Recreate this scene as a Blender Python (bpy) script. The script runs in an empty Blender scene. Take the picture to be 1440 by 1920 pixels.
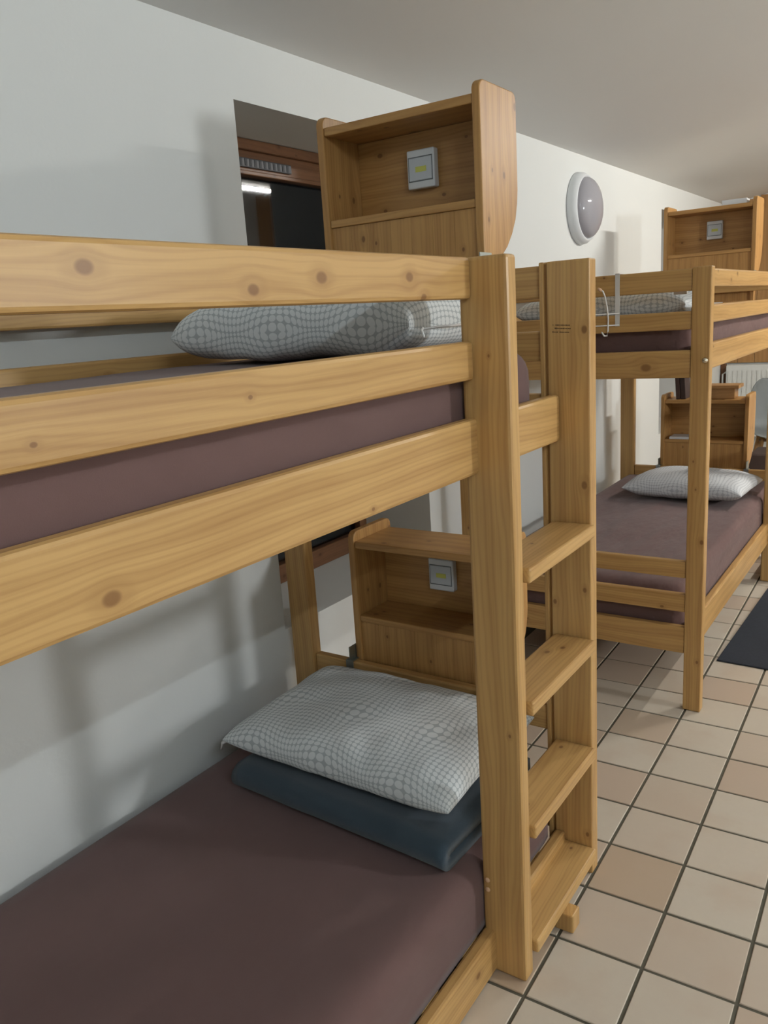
import bpy, bmesh, math, random
from mathutils import Vector, Matrix, noise

random.seed(7)
scene = bpy.context.scene
COL = scene.collection

# ------------------------------------------------------------------ camera
CAM = Vector((0.0, 0.0, 1.5))
YAW, PITCH, ROLL, FPX = 0.607783, 0.232710, 0.065596, 1517.2
fw = Vector((-math.sin(YAW) * math.cos(PITCH), math.cos(YAW) * math.cos(PITCH), -math.sin(PITCH)))
r0 = fw.cross(Vector((0, 0, 1))).normalized()
d0 = fw.cross(r0)
rt = math.cos(ROLL) * r0 + math.sin(ROLL) * d0
dn = -math.sin(ROLL) * r0 + math.cos(ROLL) * d0
cam_data = bpy.data.cameras.new('camera')
cam = bpy.data.objects.new('camera', cam_data)
COL.objects.link(cam)
M = Matrix((rt, -dn, -fw)).transposed().to_4x4()
M.translation = CAM
cam.matrix_world = M
cam_data.sensor_fit = 'VERTICAL'
cam_data.sensor_height = 36.0
cam_data.lens = FPX * 36.0 / 1920.0
cam_data.clip_start = 0.02
scene.camera = cam

def to_px(p):
    v = Vector(p) - CAM
    z = v.dot(fw)
    if z < 0.05:
        return None
    return 720 + FPX * v.dot(rt) / z, 960 + FPX * v.dot(dn) / z

# ------------------------------------------------------------------ world, exposure
world = bpy.data.worlds.new('night')
scene.world = world
world.use_nodes = True
world.node_tree.nodes['Background'].inputs[0].default_value = (0.02, 0.025, 0.035, 1)
world.node_tree.nodes['Background'].inputs[1].default_value = 0.05
scene.view_settings.view_transform = 'Standard'
scene.view_settings.look = 'None'
scene.view_settings.exposure = 0.25
scene.cycles.max_bounces = 6
scene.cycles.diffuse_bounces = 3
scene.cycles.adaptive_threshold = 0.02
scene.cycles.glossy_bounces = 2
scene.cycles.transmission_bounces = 4
scene.cycles.caustics_reflective = False
scene.cycles.caustics_refractive = False
scene.view_settings.gamma = 1.0
scene.view_settings.use_curve_mapping = False

# emission strength of the ceiling tube, then of two added fill lights
TUBE_FAR = 500.0
FILL_TUBE = 150.0
FILL_DOME = 165.0

# room
XW, XR, YB, YF = -1.72, 3.2, -2.5, 8.2
def ceil_z(x):
    return 2.308 + 0.172 * (x - XW)

# ------------------------------------------------------------------ helpers
def new_obj(name, bm, mat=None, parent=None, loc=(0, 0, 0), smooth=False):
    me = bpy.data.meshes.new(name)
    bm.normal_update()
    bm.to_mesh(me)
    bm.free()
    if smooth:
        for p in me.polygons:
            p.use_smooth = True
    if mat:
        me.materials.append(mat)
    o = bpy.data.objects.new(name, me)
    COL.objects.link(o)
    loc = Vector(loc)
    if parent:
        o.parent = parent
        q = parent
        while q:
            loc = loc - q.location
            q = q.parent
    o.location = loc
    return o

def thing(name, label, cat, loc=(0, 0, 0), group=None):
    o = bpy.data.objects.new(name, None)
    o.empty_display_size = 0.1
    COL.objects.link(o)
    o.location = loc
    return tag(o, label, cat, group)

def tag(o, label, cat, group=None):
    o['label'] = label
    o['category'] = cat
    if group:
        o['group'] = group
    return o

def struct(o):
    o['kind'] = 'structure'
    return o

def bm_box(bm, x0, x1, y0, y1, z0, z1):
    vs = [bm.verts.new((x, y, z)) for x in (x0, x1) for y in (y0, y1) for z in (z0, z1)]
    for f in ((0, 1, 3, 2), (4, 6, 7, 5), (0, 4, 5, 1), (2, 3, 7, 6), (0, 2, 6, 4), (1, 5, 7, 3)):
        bm.faces.new([vs[i] for i in f])
    return vs

def bevel_all(bm, r, seg=2, edges=None):
    bmesh.ops.bevel(bm, geom=edges if edges is not None else list(bm.edges), offset=r, segments=seg,
                    profile=0.5, affect='EDGES', clamp_overlap=True)

def box(name, b, mat, parent=None, bevel=0.0, seg=2):
    """box from world bounds (x0,x1,y0,y1,z0,z1), origin at its centre"""
    c = Vector(((b[0] + b[1]) / 2, (b[2] + b[3]) / 2, (b[4] + b[5]) / 2))
    bm = bmesh.new()
    bm_box(bm, b[0] - c.x, b[1] - c.x, b[2] - c.y, b[3] - c.y, b[4] - c.z, b[5] - c.z)
    if bevel:
        bevel_all(bm, bevel, seg)
    return new_obj(name, bm, mat, parent, c)

def add_grain(o, axis, knots=None, nrand=2, seed=None):
    """store board coordinates (along, across, thick) for the wood material, and its knots"""
    me = o.data
    co = [v.co.copy() for v in me.vertices]
    ext = [max(c[i] for c in co) - min(c[i] for c in co) for i in range(3)]
    oth = sorted([i for i in range(3) if i != axis], key=lambda i: -ext[i])
    at = me.attributes.new('gpos', 'FLOAT_VECTOR', 'POINT')
    for i, c in enumerate(co):
        at.data[i].vector = (c[axis], c[oth[0]], c[oth[1]])
    ks = []
    if knots:
        for p in knots:                      # world (x,y,z,r)
            w = o.matrix_world.translation
            loc = Vector(o.location)
            q = o.parent
            while q:
                loc = loc + q.location
                q = q.parent
            l = Vector(p[:3]) - loc
            ks.append((l[axis], l[oth[0]], p[3] * .8))
    else:
        for i in range(nrand):
            ks.append((random.uniform(-.45, .45) * ext[axis], random.uniform(-.4, .4) * ext[oth[0]],
                       random.uniform(.003, .0065)))
    for i, k in enumerate(ks[:5]):
        o['knot%d' % i] = [float(t) for t in k]
    o['wood_seed'] = float(random.uniform(0, 50) if seed is None else seed)
    return o

def board(name, b, axis, parent, mat=None, bevel=0.006, knots=None, nrand=2):
    o = box(name, b, mat or WOOD, parent, bevel)
    return add_grain(o, axis, knots, nrand)

def prism(name, pts, axis, a0, a1, mat, parent=None, bevel=0.0, seg=2, org=None):
    """extrude a polygon along axis between a0 and a1; pts are in the two other axes, in order"""
    oth = [i for i in range(3) if i != axis]
    bm = bmesh.new()
    rings = []
    for a in (a0, a1):
        r = []
        for p in pts:
            v = [0, 0, 0]
            v[axis] = a; v[oth[0]] = p[0]; v[oth[1]] = p[1]
            r.append(bm.verts.new(v))
        rings.append(r)
    n = len(pts)
    bm.faces.new(rings[0]); bm.faces.new(list(reversed(rings[1])))
    for i in range(n):
        bm.faces.new([rings[0][i], rings[1][i], rings[1][(i + 1) % n], rings[0][(i + 1) % n]])
    bmesh.ops.recalc_face_normals(bm, faces=bm.faces)
    if bevel:
        ed = [e for e in bm.edges if len(e.link_faces) == 2 and e.calc_face_angle(0) > 0.6]
        bevel_all(bm, bevel, seg, ed)
    c = sum((v.co for v in bm.verts), Vector()) / len(bm.verts)
    for v in bm.verts:
        v.co -= c
    return new_obj(name, bm, mat, parent, c)

def bm_tube(bm, path, r, n=8, cap=True):
    path = [Vector(p) for p in path]
    rings = []
    up = Vector((0.123, 0.456, 0.88)).normalized()
    for i, p in enumerate(path):
        t = (path[min(i + 1, len(path) - 1)] - path[max(i - 1, 0)]).normalized()
        a = t.cross(up).normalized(); b = t.cross(a)
        rr = r[i] if isinstance(r, (list, tuple)) else r
        rings.append([bm.verts.new(p + rr * (math.cos(k * 2 * math.pi / n) * a + math.sin(k * 2 * math.pi / n) * b))
                      for k in range(n)])
    for i in range(len(rings) - 1):
        for k in range(n):
            bm.faces.new([rings[i][k], rings[i][(k + 1) % n], rings[i + 1][(k + 1) % n], rings[i + 1][k]])
    if cap:
        bm.faces.new(list(reversed(rings[0]))); bm.faces.new(rings[-1])
    bmesh.ops.recalc_face_normals(bm, faces=bm.faces)

def tube(name, path, r, mat, parent=None, n=8, org=(0, 0, 0)):
    bm = bmesh.new()
    org = Vector(org)
    bm_tube(bm, [Vector(p) - org for p in path], r, n)
    return new_obj(name, bm, mat, parent, org, True)

def lathe(name, prof, axis_dir, loc, mat, parent=None, n=40):
    """profile (radius, height) turned about axis_dir through loc"""
    bm = bmesh.new()
    a = Vector(axis_dir).normalized()
    u = a.cross(Vector((0, 0.3, 1))).normalized(); w = a.cross(u)
    rings = []
    for r, h in prof:
        if r < 1e-6:
            rings.append([bm.verts.new(a * h)])
        else:
            rings.append([bm.verts.new(a * h + r * (math.cos(2 * math.pi * k / n) * u + math.sin(2 * math.pi * k / n) * w))
                          for k in range(n)])
    for i in range(len(rings) - 1):
        A, B = rings[i], rings[i + 1]
        for k in range(n):
            if len(A) == 1 and len(B) == 1:
                continue
            if len(A) == 1:
                bm.faces.new([A[0], B[(k + 1) % n], B[k]])
            elif len(B) == 1:
                bm.faces.new([A[k], A[(k + 1) % n], B[0]])
            else:
                bm.faces.new([A[k], A[(k + 1) % n], B[(k + 1) % n], B[k]])
    bmesh.ops.recalc_face_normals(bm, faces=bm.faces)
    return new_obj(name, bm, mat, parent, loc, True)

# ------------------------------------------------------------------ materials
class NT:
    def __init__(self, name):
        self.mat = bpy.data.materials.new(name)
        self.mat.use_nodes = True
        self.t = self.mat.node_tree
        self.b = self.t.nodes['Principled BSDF']
    def n(self, typ, **kw):
        nd = self.t.nodes.new(typ)
        for k, v in kw.items():
            setattr(nd, k, v)
        return nd
    def l(self, a, b):
        self.t.links.new(a, b)
    def math(self, op, a, b=None, c=None, clamp=False):
        nd = self.n('ShaderNodeMath', operation=op)
        nd.use_clamp = clamp
        for i, x in enumerate((a, b, c)):
            if x is None:
                continue
            if isinstance(x, (int, float)):
                nd.inputs[i].default_value = x
            else:
                self.l(x, nd.inputs[i])
        return nd.outputs[0]
    def vmath(self, op, a, b=None):
        nd = self.n('ShaderNodeVectorMath', operation=op)
        for i, x in enumerate((a, b)):
            if x is None:
                continue
            if isinstance(x, (tuple, list)):
                nd.inputs[i].default_value = x
            else:
                self.l(x, nd.inputs[i])
        return nd
    def mix(self, fac, a, b):
        nd = self.n('ShaderNodeMix', data_type='RGBA')
        for s, x in ((nd.inputs[0], fac), (nd.inputs[6], a), (nd.inputs[7], b)):
            if isinstance(x, (int, float)):
                s.default_value = x
            elif isinstance(x, (tuple, list)):
                s.default_value = tuple(x) + ((1,) if len(x) == 3 else ())
            else:
                self.l(x, s)
        return nd.outputs[2]
    def noise(self, vec, scale, detail=3, rough=0.5):
        nd = self.n('ShaderNodeTexNoise')
        nd.inputs['Scale'].default_value = scale
        nd.inputs['Detail'].default_value = detail
        nd.inputs['Roughness'].default_value = rough
        if vec is not None:
            self.l(vec, nd.inputs['Vector'])
        return nd.outputs[0]
    def bump(self, h, strength, dist=0.002):
        nd = self.n('ShaderNodeBump')
        nd.inputs['Strength'].default_value = strength
        nd.inputs['Distance'].default_value = dist
        self.l(h, nd.inputs['Height'])
        self.l(nd.outputs[0], self.b.inputs['Normal'])
    def sstep(self, x, lo, hi, a=0.0, b=1.0):
        nd = self.n('ShaderNodeMapRange', interpolation_type='SMOOTHSTEP')
        nd.inputs[1].default_value = lo; nd.inputs[2].default_value = hi
        nd.inputs[3].default_value = a; nd.inputs[4].default_value = b
        self.l(x, nd.inputs[0])
        return nd.outputs[0]

def simple(name, col, rough=0.5, metal=0.0, nscale=None, namt=0.08, bump=0.0, bscale=200):
    m = NT(name)
    m.b.inputs['Roughness'].default_value = rough
    m.b.inputs['Metallic'].default_value = metal
    tc = m.n('ShaderNodeTexCoord')
    if nscale:
        nz = m.noise(tc.outputs['Object'], nscale, 4)
        dark = tuple(c * (1 - namt) for c in col); lite = tuple(min(1, c * (1 + namt)) for c in col)
        m.l(m.mix(nz, dark, lite), m.b.inputs['Base Color'])
    else:
        m.b.inputs['Base Color'].default_value = tuple(col) + (1,)
    if bump:
        m.bump(m.noise(tc.outputs['Object'], bscale, 4), bump, 0.002)
    return m.mat

def wood_mat(name, light, dark, knotc, rough=0.38, contrast=1.0):
    m = NT(name)
    g = m.n('ShaderNodeAttribute', attribute_name='gpos').outputs['Vector']
    sd = m.n('ShaderNodeAttribute', attribute_name='wood_seed', attribute_type='OBJECT').outputs['Fac']
    sp = m.n('ShaderNodeSeparateXYZ'); m.l(g, sp.inputs[0])
    u, v, w = sp.outputs
    warp = None; kmask = None; halo = None
    for i in range(5):
        k = m.n('ShaderNodeAttribute', attribute_name='knot%d' % i, attribute_type='OBJECT').outputs['Vector']
        ks = m.n('ShaderNodeSeparateXYZ'); m.l(k, ks.inputs[0])
        du = m.math('MULTIPLY', m.math('SUBTRACT', u, ks.outputs[0]), 0.7)
        dv = m.math('SUBTRACT', v, ks.outputs[1])
        r = m.math('MAXIMUM', ks.outputs[2], 0.00001)
        q2 = m.math('DIVIDE', m.math('ADD', m.math('MULTIPLY', du, du), m.math('MULTIPLY', dv, dv)), m.math('MULTIPLY', r, r))
        km = m.sstep(q2, 0.35, 1.5, 1, 0)
        hl = m.sstep(q2, 1.0, 11.0, 1, 0)
        fall = m.math('DIVIDE', 1.0, m.math('ADD', m.math('MULTIPLY', q2, 0.30), 1.0))
        wp = m.math('MULTIPLY', m.math('MULTIPLY', fall, dv), -1.1)
        warp = wp if warp is None else m.math('ADD', warp, wp)
        kmask = km if kmask is None else m.math('MAXIMUM', kmask, km)
        halo = hl if halo is None else m.math('MAXIMUM', halo, hl)
    c1 = m.n('ShaderNodeCombineXYZ')
    m.l(m.math('ADD', m.math('MULTIPLY', u, 1.1), sd), c1.inputs[0])
    m.l(m.math('MULTIPLY', v, 7.0), c1.inputs[1]); m.l(m.math('MULTIPLY', w, 7.0), c1.inputs[2])
    n1 = m.noise(c1.outputs[0], 1.6, 2, 0.4)
    gc = m.math('ADD', m.math('ADD', v, warp), m.math('MULTIPLY', w, 0.7))
    gc = m.math('ADD', gc, m.math('MULTIPLY', n1, 0.07))
    ph = m.math('ADD', m.math('MULTIPLY', gc, 560.0), m.math('MULTIPLY', sd, 3.7))
    ring = m.math('MULTIPLY_ADD', m.math('SINE', ph), 0.5, 0.5)
    ring = m.math('POWER', ring, 2.2)
    ph2 = m.math('MULTIPLY', gc, 145.0)
    ring2 = m.math('MULTIPLY_ADD', m.math('SINE', m.math('ADD', ph2, sd)), 0.5, 0.5)
    c2 = m.n('ShaderNodeCombineXYZ')
    m.l(m.math('ADD', m.math('MULTIPLY', u, 5.0), sd), c2.inputs[0])
    m.l(m.math('MULTIPLY', m.math('ADD', v, warp), 330.0), c2.inputs[1]); m.l(m.math('MULTIPLY', w, 330.0), c2.inputs[2])
    fib = m.noise(c2.outputs[0], 1.0, 3, 0.6)
    c3 = m.n('ShaderNodeCombineXYZ')
    m.l(m.math('ADD', m.math('MULTIPLY', u, 3.0), sd), c3.inputs[0])
    m.l(m.math('MULTIPLY', v, 12.0), c3.inputs[1]); m.l(m.math('MULTIPLY', w, 12.0), c3.inputs[2])
    blot = m.noise(c3.outputs[0], 1.0, 3, 0.55)
    f = m.math('ADD', m.math('MULTIPLY', ring, 0.26 * contrast), m.math('MULTIPLY', ring2, 0.32 * contrast))
    f = m.math('ADD', f, m.math('MULTIPLY', m.math('SUBTRACT', fib, 0.5), 0.55 * contrast))
    f = m.math('ADD', f, m.math('MULTIPLY', m.math('SUBTRACT', blot, 0.5), 0.9))
    oi = m.n('ShaderNodeObjectInfo').outputs['Random']
    f = m.math('ADD', f, m.math('MULTIPLY', m.math('SUBTRACT', oi, 0.5), 0.22), clamp=True)
    base = m.mix(f, light, dark)
    base = m.mix(m.math('MULTIPLY', halo, 0.22), base, tuple(0.55 * a + 0.45 * b for a, b in zip(dark, knotc)))
    base = m.mix(m.math('MULTIPLY', kmask, 0.72), base, knotc)
    m.l(base, m.b.inputs['Base Color'])
    m.b.inputs['Roughness'].default_value = rough
    m.b.inputs['Specular IOR Level'].default_value = 0.4
    c4 = m.n('ShaderNodeVectorMath', operation='MULTIPLY'); m.l(g, c4.inputs[0]); c4.inputs[1].default_value = (5, 330, 330)
    m.bump(m.noise(c4.outputs[0], 1.0, 2, 0.6), 0.14, 0.0006)
    return m.mat

WOOD = wood_mat('honey_pine', (0.64, 0.39, 0.147), (0.40, 0.205, 0.064), (0.20, 0.082, 0.027))
SHELFWOOD = wood_mat('pine_shelf', (0.55, 0.305, 0.105), (0.33, 0.155, 0.045), (0.15, 0.06, 0.02), 0.42)
FRAMEWOOD = wood_mat('window_wood', (0.20, 0.092, 0.042), (0.12, 0.054, 0.025), (0.08, 0.03, 0.012), 0.4)
PANELWOOD = wood_mat('wall_panel_wood', (0.44, 0.24, 0.09), (0.27, 0.13, 0.045), (0.10, 0.04, 0.014), 0.45)
WALL = simple('white_wall_paint', (0.76, 0.77, 0.745), 0.85, 0, 1.2, 0.025, 0.15, 90)
CEIL = simple('ceiling_paint', (0.80, 0.80, 0.78), 0.9, 0, 0.8, 0.03, 0.1, 60)
GROUT = simple('grout', (0.115, 0.105, 0.075), 0.9, 0, 30, 0.25)
WHITEPL = simple('white_plastic', (0.74, 0.76, 0.77), 0.4, 0, 20, 0.02)
WHITEMET = simple('white_enamel', (0.80, 0.78, 0.74), 0.35, 0, 20, 0.02)
GROOVE = simple('grey_groove', (0.16, 0.18, 0.19), 0.6, 0, 40, 0.05)
LENSPL = simple('push_light_lens', (0.62, 0.66, 0.69), 0.35, 0, 30, 0.02)
LEDYEL = simple('yellow_phosphor', (0.70, 0.72, 0.16), 0.5, 0, 60, 0.05)
ZINC = simple('zinc_steel', (0.42, 0.47, 0.45), 0.35, 0.85, 40, 0.1)
BRASS = simple('nickel_bolt', (0.72, 0.66, 0.52), 0.25, 0.9, 40, 0.05)
PLUG = simple('beech_plug', (0.72, 0.45, 0.27), 0.5, 0, 60, 0.06)
STAMP = simple('stamp_ink', (0.12, 0.065, 0.025), 0.7, 0, 300, 0.3)
DOME = simple('opal_dome', (0.40, 0.39, 0.42), 0.04, 0, 8, 0.015)
DARKV = simple('vent_dark', (0.035, 0.036, 0.04), 0.6, 0, 50, 0.1)
GREYV = simple('vent_grey', (0.10, 0.10, 0.105), 0.5, 0, 50, 0.1)
MATM = simple('dark_mat', (0.022, 0.027, 0.038), 0.95, 0, 120, 0.4, 0.8, 500)
CHAIRG = simple('grey_shell', (0.19, 0.205, 0.205), 0.5, 0, 15, 0.04)
DARKBOX = simple('dark_brown_leatherette', (0.05, 0.03, 0.025), 0.6, 0, 40, 0.15)
DARKBOOK = simple('dark_cover', (0.075, 0.042, 0.035), 0.5, 0, 40, 0.15)
PAPER = simple('paper', (0.70, 0.68, 0.66), 0.7, 0, 30, 0.03)
RAD = simple('radiator_enamel', (0.74, 0.75, 0.72), 0.4, 0, 10, 0.02)

def fabric(name, col, amt, wscale, wbump, fold=0.0, foldscale=6, rough=0.9, sheen=0.15):
    m = NT(name)
    tc = m.n('ShaderNodeTexCoord').outputs['Object']
    n1 = m.noise(tc, 4.0, 4, 0.6)
    n2 = m.noise(tc, wscale, 2, 0.6)
    f = m.math('MULTIPLY_ADD', n1, 0.7, m.math('MULTIPLY', n2, 0.3))
    m.l(m.mix(f, tuple(c * (1 - amt) for c in col), tuple(c * (1 + amt) for c in col)), m.b.inputs['Base Color'])
    m.b.inputs['Roughness'].default_value = rough
    m.b.inputs['Sheen Weight'].default_value = sheen
    m.b.inputs['Specular IOR Level'].default_value = 0.2
    h = m.math('MULTIPLY', n2, wbump)
    if fold:
        mp = m.n('ShaderNodeMapping'); m.l(tc, mp.inputs[0])
        mp.inputs['Scale'].default_value = (1.0, 0.35, 1.0)
        mp.inputs['Rotation'].default_value = (0, 0, 0.25)
        n3 = m.noise(mp.outputs[0], foldscale, 3, 0.5)
        h = m.math('ADD', h, m.math('MULTIPLY', n3, fold))
    m.bump(h, 0.6, 0.01)
    return m.mat

SHEET = fabric('brown_sheet', (0.160, 0.094, 0.086), 0.12, 700, 0.05, 0.9, 7)
SHEETW = fabric('brown_sheet_wrinkled', (0.160, 0.094, 0.086), 0.14, 700, 0.05, 3.0, 11)
NAVY = fabric('navy_fleece', (0.038, 0.060, 0.080), 0.2, 900, 0.25, 0.5, 8, 0.95, 0.3)

def pillow_mat(name, cell=0.0158, white=(0.80, 0.83, 0.83), grey=(0.51, 0.55, 0.56)):
    m = NT(name)
    uv = m.n('ShaderNodeUVMap').outputs[0]
    sp = m.n('ShaderNodeSeparateXYZ'); m.l(uv, sp.inputs[0])
    u, v = sp.outputs[0], sp.outputs[1]
    FQ = 27.0
    su = m.math('SINE', m.math('MULTIPLY_ADD', u, FQ, 0.6)); sv = m.math('SINE', m.math('MULTIPLY_ADD', v, FQ, 1.3))
    gu = m.math('MULTIPLY_ADD', m.math('COSINE', m.math('MULTIPLY_ADD', u, FQ, 0.6)), 0.5, 0.5)
    gv = m.math('MULTIPLY_ADD', m.math('COSINE', m.math('MULTIPLY_ADD', v, FQ, 1.3)), 0.5, 0.5)
    amp = -0.52 / FQ
    u2 = m.math('ADD', u, m.math('MULTIPLY', m.math('MULTIPLY', su, gv), amp))
    v2 = m.math('ADD', v, m.math('MULTIPLY', m.math('MULTIPLY', sv, gu), amp))
    def cellc(a):
        return m.math('SUBTRACT', m.math('FRACT', m.math('DIVIDE', a, cell)), 0.5)
    cu, cv = cellc(u2), cellc(v2)
    d = m.math('SQRT', m.math('ADD', m.math('MULTIPLY', cu, cu), m.math('MULTIPLY', cv, cv)))
    mask = m.sstep(d, 0.42, 0.48, 1, 0)
    m.l(m.mix(mask, grey, white), m.b.inputs['Base Color'])
    m.b.inputs['Roughness'].default_value = 0.85
    m.b.inputs['Specular IOR Level'].default_value = 0.2
    tc = m.n('ShaderNodeTexCoord').outputs['Object']
    m.bump(m.math('ADD', m.math('MULTIPLY', m.noise(tc, 14, 3), 0.9), m.math('MULTIPLY', m.noise(tc, 900, 2), 0.04)), 0.35, 0.01)
    return m.mat
PILLOW = pillow_mat('dotted_pillowcase')
CHECK = pillow_mat('dotted_pillowcase_fine', 0.0165, (0.70, 0.71, 0.72), (0.50, 0.51, 0.53))

def tile_mat():
    m = NT('terracotta_tile')
    geo = m.n('ShaderNodeNewGeometry').outputs['Random Per Island']
    oi = m.n('ShaderNodeObjectInfo').outputs['Random']
    r = m.math('FRACT', m.math('ADD', geo, oi))
    r2 = m.math('FRACT', m.math('MULTIPLY', r, 7.31))
    pos = m.n('ShaderNodeNewGeometry').outputs['Position']
    n1 = m.noise(pos, 5.0, 3, 0.5)
    n2 = m.noise(pos, 60.0, 4, 0.6)
    pale = (0.67, 0.59, 0.48); pink = (0.59, 0.46, 0.35); tan = (0.53, 0.39, 0.265)
    c = m.mix(m.sstep(r, 0.2, 0.9), pale, pink)
    c = m.mix(m.sstep(r2, 0.62, 1.0, 0, 0.85), c, tan)
    c = m.mix(m.sstep(n1, 0.45, 0.75, 0, 0.55), c, pink)
    c = m.mix(m.math('MULTIPLY', n2, 0.25), c, (0.54, 0.45, 0.35))
    m.l(c, m.b.inputs['Base Color'])
    m.b.inputs['Roughness'].default_value = 0.42
    m.b.inputs['Specular IOR Level'].default_value = 0.4
    m.bump(m.math('ADD', m.noise(pos, 12, 3), m.math('MULTIPLY', n2, 0.3)), 0.15, 0.003)
    return m.mat
TILE = tile_mat()

def glass_mat():
    m = NT('night_glass')
    m.b.inputs['Base Color'].default_value = (0.75, 0.8, 0.82, 1)
    m.b.inputs['Roughness'].default_value = 0.02
    m.b.inputs['Transmission Weight'].default_value = 1.0
    m.b.inputs['IOR'].default_value = 1.5
    return m.mat
GLASS = glass_mat()

def emit_mat(name, col, s):
    m = NT(name)
    m.b.inputs['Base Color'].default_value = (0.8, 0.8, 0.8, 1)
    m.b.inputs['Emission Color'].default_value = tuple(col) + (1,)
    m.b.inputs['Emission Strength'].default_value = s
    return m.mat

# ------------------------------------------------------------------ room shell
WIN_Z0, WIN_Z1 = 0.53, 2.135
WX = -2.05
WINS = [(1.86, 2.81), (6.15, 7.10)]
bm = bmesh.new()
x0, x1 = -2.14, XW
ys = [YB]
for a, b in WINS:
    ys += [a, b]
ys.append(YF)
top = ceil_z(XW) + 0.02
for i in range(0, len(ys), 2):
    bm_box(bm, x0, x1, ys[i], ys[i + 1], -0.02, top)
for a, b in WINS:
    bm_box(bm, x0, x1, a, b, -0.02, WIN_Z0)
    bm_box(bm, x0, x1, a, b, WIN_Z1, top)
struct(new_obj('wall_left', bm, WALL))

bm = bmesh.new()
bm_box(bm, XR, XR + 0.1, YB, YF, -0.02, ceil_z(XR) + 0.05)
struct(new_obj('wall_right', bm, WALL))
bm = bmesh.new()
bm_box(bm, XW, XR, YB - 0.1, YB, -0.02, ceil_z(XR) + 0.05)
struct(new_obj('wall_back', bm, WALL))
bm = bmesh.new()
bm_box(bm, -2.14, XR, YF, YF + 0.1, -0.02, ceil_z(XR) + 0.05)
wall_far = struct(new_obj('wall_far', bm, WALL))
# vertical pine boards on the upper far wall
px = XW + 0.002
k = 0
while px < XR - 0.02:
    wd = min(0.145, XR - px)
    o = board('panel_board', (px, px + wd - 0.003, YF - 0.02, YF, 0.90, ceil_z(px) - 0.001), 2, wall_far, PANELWOOD, 0.003, None, 3)
    px += wd
# sloped ceiling
bm = bmesh.new()
xa, xb = XW - 0.001, XR + 0.1
vs = [bm.verts.new(p) for p in ((xa, YB - .1, ceil_z(xa)), (xb, YB - .1, ceil_z(xb)), (xb, YF + .1, ceil_z(xb)), (xa, YF + .1, ceil_z(xa)),
                                (xa, YB - .1, ceil_z(xa) + .1), (xb, YB - .1, ceil_z(xb) + .1), (xb, YF + .1, ceil_z(xb) + .1), (xa, YF + .1, ceil_z(xa) + .1))]
for f in ((0, 3, 2, 1), (4, 5, 6, 7), (0, 1, 5, 4), (1, 2, 6, 5), (2, 3, 7, 6), (3, 0, 4, 7)):
    bm.faces.new([vs[i] for i in f])
bmesh.ops.recalc_face_normals(bm, faces=bm.faces)
struct(new_obj('ceiling', bm, CEIL))

# floor: grout bed and tiles
bm = bmesh.new()
bm_box(bm, XW, XR, YB, YF, -0.06, -0.0035)
floor = struct(new_obj('floor', bm, GROUT))
PITCHT, TANG = 0.2055, 0.02
T0 = Vector((-0.672, 1.5915))
eu = Vector((math.cos(TANG), math.sin(TANG))); ev = Vector((-math.sin(TANG), math.cos(TANG)))
half = (PITCHT - 0.0085) / 2
def tile_bm(bm, c):
    b = 0.0016
    lo, hi = [], []
    for sx, sy in ((-1, -1), (1, -1), (1, 1), (-1, 1)):
        p = eu * (sx * half) + ev * (sy * half)
        q = eu * (sx * (half - b)) + ev * (sy * (half - b))
        lo.append((c[0] + p.x, c[1] + p.y)); hi.append((c[0] + q.x, c[1] + q.y))
    A = [bm.verts.new((x, y, -0.005)) for x, y in lo]
    B = [bm.verts.new((x, y, -0.0015)) for x, y in lo]
    D = [bm.verts.new((x, y, 0.0)) for x, y in hi]
    for i in range(4):
        j = (i + 1) % 4
        bm.faces.new((A[i], A[j], B[j], B[i])); bm.faces.new((B[i], B[j], D[j], D[i]))
    bm.faces.new(D)
cand = []
for i in range(-8, 24):
    for j in range(-22, 36):
        c = T0 + eu * ((i + .5) * PITCHT) + ev * ((j + .5) * PITCHT)
        if c.x - half - .01 < XW or c.x + half + .01 > XR or c.y - half - .01 < YB or c.y + half + .01 > YF:
            continue
        size = 0
        pj = [to_px((c.x + a, c.y + b, 0)) for a in (-.1, .1) for b in (-.1, .1)]
        if all(pj):
            xs = [p[0] for p in pj]; yy = [p[1] for p in pj]
            if max(xs) > 0 and min(xs) < 1440 and max(yy) > 0 and min(yy) < 1920 and c.x > -1.1:
                size = (max(xs) - min(xs)) * (max(yy) - min(yy))
        cand.append((size, c))
cand.sort(key=lambda t: -t[0])
tmesh = None
bm_rest = bmesh.new()
for n, (size, c) in enumerate(cand):
    if n < 300 and size > 40:
        if tmesh is None:
            b2 = bmesh.new(); tile_bm(b2, (0, 0))
            o = new_obj('tile', b2, TILE, floor, (c.x, c.y, 0)); tmesh = o.data
        else:
            o = bpy.data.objects.new('tile', tmesh); COL.objects.link(o)
            o.parent = floor; o.location = (c.x, c.y, 0)
        o.location.z = random.uniform(-0.0006, 0.0003)
    else:
        tile_bm(bm_rest, c)
o = new_obj('floor_tiles_beyond', bm_rest, TILE, floor)
o['kind'] = 'stuff'

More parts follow.
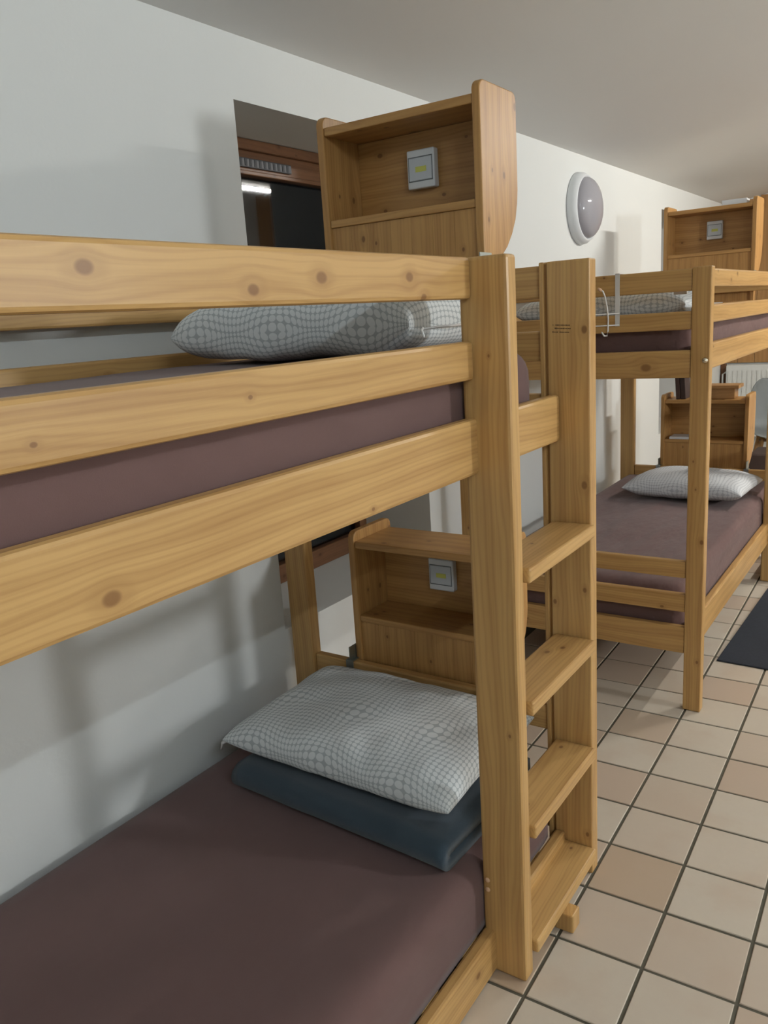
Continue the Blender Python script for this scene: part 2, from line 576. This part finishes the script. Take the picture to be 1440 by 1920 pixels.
# windows
def make_window(idx, a, b, full):
    w = bpy.data.objects.new('window_%d' % idx, None)
    COL.objects.link(w); w.location = (WX, (a + b) / 2, WIN_Z0); struct(w)
    fx0, fx1 = WX - 0.06, WX
    board('window_head', (fx0, fx1, a + .001, b - .001, 2.020, WIN_Z1 - .001), 1, w, FRAMEWOOD, 0.004)
    board('window_frame_bottom', (fx0, fx1, a + .001, b - .001, WIN_Z0 + .001, 0.605), 1, w, FRAMEWOOD, 0.004)
    board('window_frame_side', (fx0, fx1, a + .001, a + .05, 0.606, 2.019), 2, w, FRAMEWOOD, 0.004)
    board('window_frame_side', (fx0, fx1, b - .05, b - .001, 0.606, 2.019), 2, w, FRAMEWOOD, 0.004)
    board('window_moulding', (fx1 + .001, fx1 + .022, a + .001, b - .001, 2.098, WIN_Z1 - .001), 1, w, FRAMEWOOD, 0.006)
    board('window_moulding', (fx1 + .001, fx1 + .008, a + .001, b - .001, 2.019, 2.034), 1, w, FRAMEWOOD, 0.003)
    box('window_pane', (WX - .04, WX - .028, a + .048, b - .048, 0.60, 2.022), GLASS, w)
    v = box('vent_grille', (WX + .0005, WX + .012, a + .26, a + .62, 2.043, 2.074), GREYV, w, 0.003)
    bm = bmesh.new()
    for i in range(14):
        y = a + .272 + i * .0245
        bm_box(bm, WX + .0105, WX + .0135, y, y + .011, 2.047, 2.070)
    new_obj('vent_slots', bm, DARKV, v)
make_window(1, *WINS[0], True)
make_window(2, *WINS[1], True)

# ------------------------------------------------------------------ ceiling tube lamps
def tube_lamp(x, y0, y1, strength, col, label):
    z = ceil_z(x) - 0.075
    t = thing('ceiling_tube_lamp', label, 'lamp', (x, (y0 + y1) / 2, z), 'fluorescent tube lamps on the sloped ceiling')
    yc = (y0 + y1) / 2
    box('lamp_housing', (x - .035, x + .035, y0 - .03, y1 + .03, z + .035, z + .075 - .008), WHITEMET, t, 0.006)
    for y in (y0 - .012, y1 + .012):
        box('lamp_holder', (x - .018, x + .018, y - .012, y + .012, z - .02, z + .036), WHITEMET, t, 0.004)
    tube('lamp_tube', [(x, y0, z), (x, y1, z)], 0.014, emit_mat('tube_light', col, strength), t, 10, (x, yc, z))
tube_lamp(1.05, 5.10, 6.00, TUBE_FAR, (1.0, 0.98, 0.93), 'white fluorescent tube lamp on the ceiling across from the second bunk bed')
tube_lamp(1.70, -1.5, 0.0, FILL_TUBE, (0.80, 0.92, 1.0), 'added unseen fill light shaped as a ceiling tube by the nearer bunk bed')  # added cool fill, out of view, brightens camera-facing sides and near wall

# ------------------------------------------------------------------ wall dome lamp
wl = thing('wall_lamp', 'round bulkhead wall lamp with white ring and grey opal dome', 'wall lamp', (XW, 4.545, 2.025))
lathe('lamp_ring', [(0, 0), (0.188, 0), (0.190, 0.004), (0.186, 0.030), (0.172, 0.050), (0.163, 0.053), (0.160, 0.045), (0, 0.045)],
      (1, 0, 0), (XW + .0005, 4.545, 2.025), WHITEPL, wl, 56)
prof = [(0.160 * math.cos(t), 0.046 + 0.075 * math.sin(t)) for t in [i * math.pi / 2 / 12 for i in range(12)]] + [(0, 0.121)]
lathe('lamp_dome', prof, (1, 0, 0), (XW + .0005, 4.545, 2.025), DOME, wl, 56)

# added out-of-view fill light in bulkhead form, brightens lower bunk and near wall
bl = thing('wall_lamp', 'added unseen fill light shaped as a round bulkhead on the opposite wall', 'wall lamp', (XR, 2.90, 1.86))
lathe('lamp_ring', [(0, 0), (0.188, 0), (0.190, 0.004), (0.186, 0.030), (0.172, 0.050), (0.163, 0.053), (0.160, 0.045), (0, 0.045)],
      (-1, 0, 0), (XR - .0005, 2.90, 1.86), WHITEPL, bl, 40)
lathe('lamp_dome', [(r, h) for r, h in prof], (-1, 0, 0), (XR - .0005, 2.90, 1.86), emit_mat('fill_light_dome', (0.93, 0.97, 1.0), FILL_DOME), bl, 32)

# ------------------------------------------------------------------ bunk beds
def ladder_stile_grooved(xa, xb, ya, yb, z1, parent, knots=None):
    g0, g1 = xa + 0.0125, xa + 0.0195
    pts = [(xa, ya), (g0, ya), (g0, ya + .012), (g1, ya + .012), (g1, ya), (xb, ya), (xb, yb), (xa, yb)]
    o = prism('ladder_stile', pts, 2, 0.001, z1, WOOD, parent, 0.004, 2)
    return add_grain(o, 2, knots)

def make_bed(label, P):
    dx, yh, yf = P['dx'], P['yh'], P['yf']          # x shift, head plane y, foot plane y
    root = thing('bunk_bed', label, 'bunk bed', (-1.2 + dx, (yh + yf) / 2, 0), 'honey pine bunk beds along the white wall')
    X = lambda v: v + dx
    yp = yh - 0.43                                  # ladder post
    # ladder post, grooved far stile, steps
    board('ladder_post', (X(-.78), X(-.677), yp, yp + .043, .001, 1.605), 2, root, None, 0.007, P.get('k_post'), 2)
    ladder_stile_grooved(X(-.801), X(-.677), yh, yh + .043, 1.607, root, P.get('k_stile'))
    for zt in (.085, .385, .685, .985):
        board('ladder_step', (X(-.775), X(-.665), yp + .044, yh - .001, zt - .033, zt), 1, root, None, 0.005, None, 2)
    board('ladder_foot', (X(-.695), X(-.640), yh - .235, yh - .19, .001, .051), 2, root, None, 0.004, None, 0)
    # corner posts
    board('corner_post', (X(-1.685), X(-1.60), yh, yh + .043, .001, 1.605), 2, root, None, 0.006)
    board('corner_post', (X(-1.685), X(-1.60), yf, yf + .043, .001, 1.605), 2, root, None, 0.006)
    fp = P['footpost']
    board('corner_post', (fp[0], fp[1], yf, yf + .043, .001, 1.605), 2, root, None, 0.004, P.get('k_foot'), 3)
    # front side rails
    fr = (X(-.781), X(-.751))
    for i, (z0, z1, full) in enumerate(P['side']):
        board('side_rail', (fr[0], fr[1], yf + .044, (yh - .001) if full else yp - .001, z0, z1), 1, root, None, 0.007,
              P.get('k_side', {}).get(i), 3)
        # the board passes the ladder post in a housing
    # wall side rails
    for z0, z1, full in P['side'][:P['nwall']]:
        board('wall_side_rail', (X(-1.684), X(-1.656), yf + .044, yh - .001, z0, z1), 1, root, None, 0.006)
    # head rails, foot rails
    for z0, z1 in P['head']:
        board('head_rail', (X(-1.599), X(-.802), yh + .010, yh + .038, z0, z1), 0, root, None, 0.005)
    for i, (z0, z1) in enumerate(P['foot']):
        board('foot_rail', (X(-1.599), fp[0] - .001, yf + .006, yf + .036, z0, z1), 0, root, None, 0.004, P.get('k_frail', {}).get(i))
    # slatted bases
    for zs in P['slat_z']:
        n = 11
        for i in range(n):
            y = yf + .12 + i * (yh - yf - .30) / (n - 1)
            board('bed_slat', (X(-1.655), X(-.782), y, y + .07, zs - .016, zs), 0, root, None, 0.003, None, 0)
    return root

K = lambda lst, x: [(x, y, z, r) for y, z, r in lst]
bed1 = make_bed('honey pine bunk bed with the folded navy blanket and ladder beside it', dict(
    dx=0.0, nwall=3, yh=1.85, yf=-0.21, footpost=(-.815, -.752),
    side=[(1.528, 1.605, False), (1.375, 1.449, False), (1.187, 1.299, True), (0.004, 0.110, True)],
    head=[(1.525, 1.600), (1.378, 1.449), (1.187, 1.299), (0.396, 0.469), (0.10, 0.20)],
    foot=[(1.525, 1.600), (1.378, 1.449), (1.187, 1.299), (0.396, 0.469), (0.10, 0.20)],
    slat_z=(1.262, 0.108),
    k_side={0: K([(.56, 1.574, .0105), (.815, 1.549, .0095), (.961, 1.565, .011), (1.2, 1.567, .010), (1.244, 1.533, .008)], -.751),
            1: K([(.789, 1.412, .004), (.47, 1.40, .004)], -.751),
            2: K([(.534, 1.215, .0115), (1.05, 1.20, .004)], -.751),
            3: K([(1.33, .06, .009)], -.751)},
    k_post=[(-.72, 1.42, 1.42, .003), (-.70, 1.42, .62, .004)],
    k_stile=[(-.690, 1.85, 1.449, .0085), (-.692, 1.85, 1.08, .009), (-.693, 1.85, .812, .006), (-.772, 1.85, .771, .006), (-.690, 1.85, .119, .006)]))
D2 = 0.06
bed2 = make_bed('honey pine bunk bed with the white hook rack over its foot rail', dict(
    dx=D2, nwall=4, yh=4.97, yf=2.90, footpost=(-.708, -.645),
    side=[(1.540, 1.604, False), (1.415, 1.480, False), (1.250, 1.345, True), (0.205, 0.325, True)],
    head=[(1.525, 1.590), (1.378, 1.449), (1.239, 1.333), (0.455, 0.520), (0.20, 0.30)],
    foot=[(1.529, 1.601), (1.402, 1.463), (1.239, 1.333), (0.516, 0.578), (0.385, 0.453), (0.223, 0.326)],
    slat_z=(1.30, 0.29),
    k_frail={2: [(-.86, 2.9, 1.277, .016)], 1: [(-1.18, 2.9, 1.43, .004)]},
    k_foot=[(-.655, 2.9, .66, .008), (-.69, 2.9, .95, .004), (-.66, 2.9, .20, .006), (-.68, 2.9, .85, .004)]))

# small fittings on the beds
for zc in (.241, .216):
    lathe('screw_cap', [(0, 0), (.0062, 0), (.0062, .001), (.0045, .0026), (0, .0032)], (0, -1, 0), (-.767, 1.4199, zc), PLUG, bed1, 16)
lathe('bolt_head', [(0, 0), (.010, 0), (.0098, .003), (.007, .007), (.003, .009), (0, .0095)], (0, -1, 0), (-.660, 2.8999, 1.298), BRASS, bed2, 20)
# illegible ink stamp of three short lines
bm = bmesh.new()
rs = random.Random(3)
for row, (zc, xs0, xs1) in enumerate(((1.4625, -.767, -.727), (1.4545, -.762, -.722), (1.4465, -.768, -.727))):
    x = xs0
    while x < xs1:
        wd = rs.uniform(.0012, .0030)
        h = rs.uniform(.0018, .0032)
        if rs.random() > .12:
            bm_box(bm, x, x + wd, 1.8494, 1.8502, zc - h / 2 - (x - xs0) * .06, zc + h / 2 - (x - xs0) * .06)
        x += wd + rs.uniform(.0006, .0014)
new_obj('ink_stamp', bm, STAMP, bed1)

# ------------------------------------------------------------------ mattresses
def mattress(label, b, mat, r=0.045, amp=0.004, seed=0):
    x0, x1, y0, y1, z0, z1 = b
    c = Vector(((x0 + x1) / 2, (y0 + y1) / 2, z0))
    nx, ny, nz = 26, 60, 6
    hx, hy, hz = (x1 - x0) / 2, (y1 - y0) / 2, (z1 - z0) / 2
    bm = bmesh.new()
    bm_box(bm, -hx, hx, -hy, hy, 0, 2 * hz)
    def cut(n, axis, half, off):
        for i in range(1, n):
            p = [0, 0, 0]; p[axis] = off - half + 2 * half * i / n
            nn = [0, 0, 0]; nn[axis] = 1
            bmesh.ops.bisect_plane(bm, geom=list(bm.verts) + list(bm.edges) + list(bm.faces), plane_co=p, plane_no=nn)
    cut(nx, 0, hx, 0); cut(ny, 1, hy, 0); cut(nz, 2, hz, hz)
    rr = min(r, hz * .9)
    for v in bm.verts:
        p = v.co.copy(); p.z -= hz
        q = Vector((max(-hx + rr, min(hx - rr, p.x)), max(-hy + rr, min(hy - rr, p.y)), max(-hz + rr, min(hz - rr, p.z))))
        if p.z < 0:
            q.z = p.z
        d = p - q
        if d.length > 1e-6:
            # map the cube corner onto the rounded one
            m = max(abs(d.x), abs(d.y), abs(d.z))
            p = q + d.normalized() * m
        if p.z > -hz * .5:
            w = noise.noise(Vector((p.x * 5 + seed, p.y * 2.2, p.z * 5))) * amp
            p.z += w
            p.x += w * .6 * (1 if abs(p.x) > hx * .8 else 0)
        v.co = Vector((p.x, p.y, p.z + hz))
    o = new_obj('mattress', bm, mat, None, c, True)
    return tag(o, label, 'mattress', 'brown sheeted mattresses on the bunk beds')
mattress('brown sheeted mattress under the folded navy blanket', (-1.70, -.7815, -.16, 1.838, .109, .272), SHEET, .05, .004, 0)
mattress('brown sheeted mattress on the upper bunk behind the ladder, dotted pillow with zip on it', (-1.652, -.785, -.16, 1.800, 1.264, 1.418), SHEET, .065, .004, 3)
mattress('wrinkled brown mattress on the lower bunk under the plain-topped pillow by the brown shelf', (-1.585, -.725, 2.945, 4.955, .292, .468), SHEETW, .045, .007, 9)
mattress('brown mattress on the upper bunk beside the white hook rack', (-1.585, -.725, 2.945, 4.955, 1.302, 1.425), SHEETW, .045, .009, 14)

# ------------------------------------------------------------------ pillows
def pillow(label, c, L, W, H, mat, seed=0, rotz=0.0, rotx=0.0, pw=3.0):
    nx, ny = 72, 52
    A = [math.sin(math.pi / 2 * (-1 + 2 * i / nx)) for i in range(nx + 1)]
    B = [math.sin(math.pi / 2 * (-1 + 2 * j / ny)) for j in range(ny + 1)]
    thick = lambda a: max(0.0, 1 - abs(a) ** pw) ** 0.42
    def arc(ts, half):
        s = [0.0]
        for p, q in zip(ts, ts[1:]):
            s.append(s[-1] + math.hypot((q - p) * half, (thick(q) - thick(p)) * H / 2))
        return [v - s[-1] / 2 for v in s]
    SU, SV = arc(A, L / 2), arc(B, W / 2)
    bm = bmesh.new()
    uvl = bm.loops.layers.uv.new('UVMap')
    grids = []
    for side in (1, -1):
        g = []
        for j, b in enumerate(B):
            row = []
            for i, a in enumerate(A):
                x = a * L / 2 - math.copysign(0.014, a) * (1 - b * b) * abs(a) ** 6
                y = b * W / 2 - math.copysign(0.014, b) * (1 - a * a) * abs(b) ** 6
                t = thick(a) * thick(b)
                z = side * t * 0.5 * H * (1.0 if side > 0 else 0.8)
                wv = noise.noise(Vector((x * 7 + seed, y * 7, 2.0 + side))) * 0.008 + noise.noise(Vector((x * 18 + seed, y * 18, 5.0))) * 0.003
                z += side * wv * min(1, t * 1.5)
                if side < 0 and (i in (0, nx) or j in (0, ny)):
                    row.append(grids[0][j][i])
                else:
                    row.append(bm.verts.new((x, y, z)))
            g.append(row)
        grids.append(g)
    for s, g in enumerate(grids):
        for j in range(ny):
            for i in range(nx):
                q = [(i, j), (i + 1, j), (i + 1, j + 1), (i, j + 1)]
                if s == 1:
                    q.reverse()
                f = bm.faces.new([g[b][a] for a, b in q])
                for lp, (a, b) in zip(f.loops, q):
                    lp[uvl].uv = (SU[a], SV[b])
    o = new_obj('pillow', bm, mat, None, c, True)
    o.rotation_euler = (rotx, 0, rotz)
    return tag(o, label, 'pillow', 'dotted pillows on the bunks')

p_low = pillow('grey and white dotted pillow lying on the folded navy blanket', (-1.195, 1.620, .418), .71, .475, .145, PILLOW, 1, 0.0, 0.03, 4.0)
p_up = pillow('dotted pillow with a zip behind the guard rail of the upper bunk with ladder', (-1.175, 1.545, 1.489), .665, .42, .155, PILLOW, 5, 0.0, 0.0, 7.0)
p2_low = pillow('pale pillow under the shelf on the lower bunk with wrinkled brown sheet', (-1.06, 4.44, .537), .61, .44, .15, CHECK, 8, -0.06, 0.0)
p2_up = pillow('dotted pillow behind the foot rail that carries the white hook rack', (-1.075, 3.20, 1.486), .65, .42, .125, PILLOW, 11, 0.0, 0.0, 5.0)
# zips and ears
o = tube('zip', [(-.826, 1.36, 1.478), (-.819, 1.40, 1.480), (-.816, 1.55, 1.481), (-.818, 1.70, 1.480)], .0025, PAPER, p_up, 6, (-.82, 1.5, 1.48))
o = tube('zip_pull', [(-.826, 1.358, 1.480), (-.824, 1.350, 1.476), (-.818, 1.347, 1.462)], .0028, WHITEMET, p_up, 6, (-.82, 1.35, 1.47))
o = tube('corner_tag', [(-1.545, 1.393, .412), (-1.556, 1.387, .405), (-1.560, 1.383, .385)], [.006, .005, .003], PAPER, p_low, 6, (-1.55, 1.39, .40))
box('pillow_label', (-.79, -.745, 2.985, 3.0, 1.520, 1.530), PAPER, p2_up, .001)

# ------------------------------------------------------------------ folded navy blanket
def blanket(label, x0, x1, yfront, yback, z0, th, gap):
    # centre line of a blanket folded over at the front; its end shows the open loop
    path = []
    R = (th + gap) / 2
    zt = z0 + th / 2 + 2 * R
    zb = z0 + th / 2
    yc = yfront + R + th / 2
    n = 8
    for i in range(n + 1):
        path.append((yback + (yc - yback) * i / n, zt - .004 * math.sin(i / n * 3.1)))
    for i in range(1, 12):
        a = math.pi / 2 + math.pi * i / 12
        path.append((yc + R * math.cos(a) * 1.15, zb + R + R * math.sin(a)))
    for i in range(n + 1):
        path.append((yc + (yback - .02 - yc) * i / n, zb))
    # offset both sides
    outer, inner = [], []
    for i, p in enumerate(path):
        a = Vector(path[max(i - 1, 0)]); b = Vector(path[min(i + 1, len(path) - 1)])
        t = (b - a).normalized(); nr = Vector((t.y, -t.x))
        outer.append(Vector(p) - nr * (-th / 2)); inner.append(Vector(p) + nr * (-th / 2))
    prof = outer + inner[::-1]
    bm = bmesh.new()
    nx = 30
    rings = []
    cx, cy = (x0 + x1) / 2, (yfront + yback) / 2
    for i in range(nx + 1):
        f = i / nx
        x = x0 + (x1 - x0) * f
        e = min(f, 1 - f)
        sq = 1.0 if e > .06 else (1 - .10 * (1 - e / .06) ** 2)
        ring = []
        for k, p in enumerate(prof):
            wv = noise.noise(Vector((x * 5, p.x * 5, 1.3))) * .005
            ring.append(bm.verts.new((x - cx + (p.x - yfront) * 0.03, p.x - cy + wv - .03 * (f - .5), (p.y - z0) * sq + wv * .4 * (1 if p.y > z0 + th * 1.2 else 0))))
        rings.append(ring)
    m = len(prof)
    for i in range(nx):
        for k in range(m):
            bm.faces.new([rings[i][k], rings[i][(k + 1) % m], rings[i + 1][(k + 1) % m], rings[i + 1][k]])
    no = len(outer)
    for ring in (rings[0], rings[-1]):
        for k in range(no - 1):
            bm.faces.new([ring[k], ring[k + 1], ring[m - 2 - k], ring[m - 1 - k]])
    bmesh.ops.recalc_face_normals(bm, faces=bm.faces)
    o = new_obj('folded_blanket', bm, NAVY, None, (cx, cy, z0), True)
    return tag(o, label, 'blanket')
blanket('folded navy fleece blanket under the dotted pillow', -1.515, -.835, 1.355, 1.80, .276, .034, .010)

# ------------------------------------------------------------------ clip-on shelves and push lights
def shelf(label, x0, y0, z0, zr, brackets=True):
    W, D, H, T = .497, .205, .435, .022
    t = thing('clip_on_shelf', label, 'shelf', (x0 + W / 2, y0 + D / 2, z0), 'pine shelves clipped over the head rails')
    # side profile in y,z : rounded top corners, lower back corner swept away
    def arc(cy, cz, r, a0, a1, n=5):
        return [(cy + r * math.cos(a0 + (a1 - a0) * i / n), cz + r * math.sin(a0 + (a1 - a0) * i / n)) for i in range(n + 1)]
    pi = math.pi
    prof = [(0, -.12), (.030, -.12), (.034, -.02), (.06, .012), (.10, .030), (.135, .055), (.165, .088), (.188, .125), (.200, .165), (.205, .20)]
    prof += arc(D - .022, H - .022, .022, 0, pi / 2) + arc(.025, H - .025, .025, pi / 2, pi)
    prof = [(y0 + a, z0 + b) for a, b in prof]
    for xs in (x0, x0 + W - T):
        o = prism('side_panel', prof, 0, xs, xs + T, SHELFWOOD, t, .003, 2)
        kn = [(xs, y0 + .123, z0 + .228, .008), (xs, y0 + .057, z0 + .234, .005), (xs, y0 + .03, z0 + .116, .006), (xs, y0 + .196, z0 + .40, .009)]
        add_grain(o, 2, kn)
    xi0, xi1 = x0 + T, x0 + W - T
    board('top_board', (xi0 + .0005, xi1 - .0005, y0 + .004, y0 + .195, z0 + .383, z0 + .405), 0, t, SHELFWOOD, .003, None, 3)
    board('shelf_board', (xi0 + .0005, xi1 - .0005, y0 + .004, y0 + .160, z0 + .146, z0 + .166), 0, t, SHELFWOOD, .003, None, 3)
    board('back_panel', (xi0 + .0005, xi1 - .0005, y0 + .161, y0 + .178, z0 + .10, z0 + .382), 0, t, SHELFWOOD, .001, None, 5)
    n = 7
    w = (xi1 - xi0) / n
    for i in range(n):
        board('front_stave', (xi0 + i * w, xi0 + (i + 1) * w - .0003, y0 + .010, y0 + .027, z0 - .115, z0 + .1455), 2, t, SHELFWOOD, .0006, None, random.choice((0, 1, 1, 2)))
    if brackets:
        for xs in (x0 - .004, x0 + W + .001):
            bm = bmesh.new()
            bm_box(bm, xs, xs + .003, y0 - .032, y0 + .030, zr, zr + .045)
            bm_box(bm, xs - .012, xs + .015, y0 - .032, y0 - .001, zr, zr + .003)
            bm_box(bm, xs - .012, xs + .015, y0 - .035, y0 - .032, zr - .025, zr + .003)
            new_obj('bracket', bm, ZINC, t)
    return t

def push_light(label, xc, y, zc):
    t = thing('push_light', label, 'push light', (xc, y, zc), 'square push lights in the shelves')
    w, h, d = .043, .050, .026
    box('light_body', (xc - w, xc + w, y - d, y - .0006, zc - h, zc + h), WHITEPL, t, .004, 3)
    bm = bmesh.new()
    for b in ((-.038, .038, .0295, .0318), (-.038, .038, -.0318, -.0295), (-.038, -.0362, -.0295, .0295), (.0362, .038, -.0295, .0295)):
        bm_box(bm, xc + b[0], xc + b[1], y - d - .0007, y - d + .002, zc + b[2], zc + b[3])
    new_obj('button_groove', bm, GROOVE, t)
    bt = box('button', (xc - .0358, xc + .0358, y - d - .0018, y - d + .002, zc - .029, zc + .029), LENSPL, t, .001)
    box('led_patch', (xc - .015, xc + .019, y - d - .0023, y - d - .0016, zc - .008, zc + .006), LEDYEL, bt, .0002)

SX, SY = -1.457, 1.8905
shelf('pine clip-on shelf above the upper bunk pillow with zip, push light inside', SX, SY, 1.610, 1.6012)
shelf('pine clip-on shelf above the pillow on the navy blanket', SX, SY, .446, .4702)
push_light('white square push light in the shelf above the upper bunk pillow with zip', -1.214, SY + .161, 1.893)
push_light('white square push light in the shelf above the navy blanket', -1.214, SY + .161, .732)
S2, SY2 = SX + D2 + .008, 5.0105
shelf('pine clip-on shelf on the upper bunk beyond the white hook rack, white box on top', S2, SY2, 1.591, 1.5912)
shelf('pine clip-on shelf with dark books and a wooden stand on top', S2, SY2, .516, .5212)
push_light('white square push light in the shelf that has a white box on top', S2 + .25, SY2 + .161, 1.880)

# things on and in the far shelves
zt2 = .516 + .405
o = box('book', (S2 + .075, S2 + .100, 5.04, 5.16, zt2 + .001, zt2 + .17), DARKBOOK, None, .002)
o.rotation_euler = (0, -.07, 0); tag(o, 'taller dark brown book leaning on the lower shelf beside the blackish book', 'book', 'dark books on the shelf')
o = box('book', (S2 + .104, S2 + .132, 5.04, 5.16, zt2 + .001, zt2 + .145), DARKBOX, None, .002)
o.rotation_euler = (0, -.07, 0); tag(o, 'blackish book leaning on the lower shelf beside the wooden stand', 'book', 'dark books on the shelf')
st = thing('wooden_stand', 'small wooden stand with overhanging top on the lower shelf', 'stand', (S2 + .345, 5.10, zt2 + .001))
board('stand_top', (S2 + .255, S2 + .435, 5.03, 5.17, zt2 + .062, zt2 + .082), 0, st, PANELWOOD, .003)
board('stand_base', (S2 + .28, S2 + .41, 5.05, 5.15, zt2 + .001, zt2 + .0615), 0, st, PANELWOOD, .003)
o = box('booklet', (S2 + .05, S2 + .17, 5.02, 5.13, .516 + .1665, .516 + .181), PAPER, None, .001)
tag(o, 'pale booklet lying in the open compartment of the lower shelf', 'booklet')
o = box('small_box', (S2 + .31, S2 + .44, 5.03, 5.11, 1.591 + .4055, 1.591 + .432), WHITEPL, None, .002)
tag(o, 'small white box on top of the upper shelf', 'box')

# ------------------------------------------------------------------ hook rack over the foot rail
hr = thing('hook_rack', 'white wire hook rack hung over the foot rail', 'hook rack', (-1.07, 2.905, 1.602))
FY = 2.906
for xb in (-.969, -1.19):
    bm = bmesh.new()
    bm_box(bm, xb, xb + .016, FY - .0035, FY - .0015, 1.425, 1.6045)
    bm_box(bm, xb, xb + .016, FY - .0035, FY + .034, 1.6025, 1.6045)
    bm_box(bm, xb, xb + .016, FY + .0315, FY + .034, 1.56, 1.6045)
    new_obj('hanger_strap', bm, WHITEMET, hr)
for z in (1.469, 1.429):
    tube('rack_wire', [(-1.19, FY - .005, z), (-.955, FY - .005, z)], .0022, WHITEMET, hr, 8, (-1.07, FY, z))
for xh in (-.995, -1.08, -1.16):
    h = tube('hook', [(xh - .010, FY - .050, 1.552), (xh - .004, FY - .044, 1.548), (xh, FY - .034, 1.53), (xh + .002, FY - .016, 1.49), (xh + .003, FY - .009, 1.45),
                  (xh + .003, FY - .010, 1.41), (xh + .001, FY - .016, 1.394), (xh - .005, FY - .028, 1.394), (xh - .010, FY - .040, 1.408)], .0028, WHITEMET, hr, 8, (xh, FY, 1.47))
    lathe('hook_tip', [(0, -.006), (.0045, -.004), (.006, .002), (.0045, .010), (0, .013)], (-.6, -.5, .5), (xh - .010, FY - .050, 1.552), PLUG, h, 12)

# ------------------------------------------------------------------ floor mat
o = box('floor_mat', (-.45, .45, -.55, .55, .0008, .008), MATM, None, .002)
o.location = (-.225, 3.93, .0044); o.rotation_euler = (0, 0, -.03)
tag(o, 'dark navy floor mat on the tiles beside the second bunk bed', 'floor mat')

# ------------------------------------------------------------------ far end of the room
rd = thing('radiator', 'white ribbed panel radiator under the wooden wall boards', 'radiator', (-1.05, YF - .06, .25))
box('radiator_panel', (-1.655, -.55, YF - .10, YF - .03, .22, .885), RAD, rd, .008)
bm = bmesh.new()
for i in range(26):
    x = -1.635 + i * .0415
    bm_box(bm, x, x + .022, YF - .106, YF - .099, .25, .835)
new_obj('radiator_ribs', bm, RAD, rd)
for x in (-1.5, -.7):
    box('wall_bracket', (x, x + .03, YF - .0305, YF - .001, .3, .7), RAD, rd)
o = tube('radiator_pipe', [(-1.69, YF - .06, .002), (-1.69, YF - .06, .80), (-1.66, YF - .06, .82)], .009, RAD, rd, 8, (-1.69, YF - .06, .4))
tr = board('trim_1', (-1.718, -1.668, YF - .03, YF - .001, .002, .895), 2, None, FRAMEWOOD, .003)
struct(tr)

def chair(label, loc, rot):
    t = thing('shell_chair', label, 'chair', loc)
    t.rotation_euler = (0, 0, rot)
    # profile of seat and back (y forward is -, z up), seen from behind the back is at +y
    prof = [(-.22, .44), (-.18, .455), (-.05, .445), (.10, .44), (.17, .455), (.205, .50), (.225, .58), (.24, .70), (.25, .80), (.252, .855)]
    wid = [.19, .215, .225, .225, .222, .22, .218, .212, .19, .13]
    bm = bmesh.new(); rows = []
    for (y, z), w in zip(prof, wid):
        row = []
        for i in range(13):
            a = -1 + 2 * i / 12
            curl = abs(a) ** 3 * .035
            up = z + (curl if z < .5 else 0)
            row.append(bm.verts.new((a * w, y - (curl * 1.2 if z >= .5 else 0), up)))
        rows.append(row)
    for j in range(len(rows) - 1):
        for i in range(12):
            bm.faces.new([rows[j][i], rows[j][i + 1], rows[j + 1][i + 1], rows[j + 1][i]])
    me = bpy.data.meshes.new('seat_shell'); bm.to_mesh(me); bm.free()
    for p in me.polygons: p.use_smooth = True
    me.materials.append(CHAIRG)
    s = bpy.data.objects.new('seat_shell', me); COL.objects.link(s); s.parent = t
    md = s.modifiers.new('thick', 'SOLIDIFY'); md.thickness = .012
    md = s.modifiers.new('smooth', 'SUBSURF'); md.levels = 1; md.render_levels = 1
    for sx in (-1, 1):
        for sy in (-1, 1):
            bm = bmesh.new()
            bm_tube(bm, [(sx * .13, sy * .11, .43), (sx * .21, sy * .20, .002)], [.019, .012], 10)
            l = new_obj('leg', bm, PANELWOOD, None, (0, 0, 0), True); l.parent = t
            add_grain(l, 2, None, 0)
    bm = bmesh.new()
    bm_tube(bm, [(-.155, -.12, .41), (.155, -.12, .41)], .012, 8)
    bm_tube(bm, [(-.155, .12, .41), (.155, .12, .41)], .012, 8)
    l = new_obj('leg_brace', bm, FRAMEWOOD, None, (0, 0, 0), True); l.parent = t
    add_grain(l, 0, None, 0)
    return t
chair('grey shell chair with wooden legs before the radiator', (-1.0, 6.9, 0), 0.25)
o = box('storage_box', (-1.06, -.72, 6.02, 6.34, .0005, .43), DARKBOX, None, .012)
tag(o, 'dark brown storage box on the floor before the grey chair', 'box')
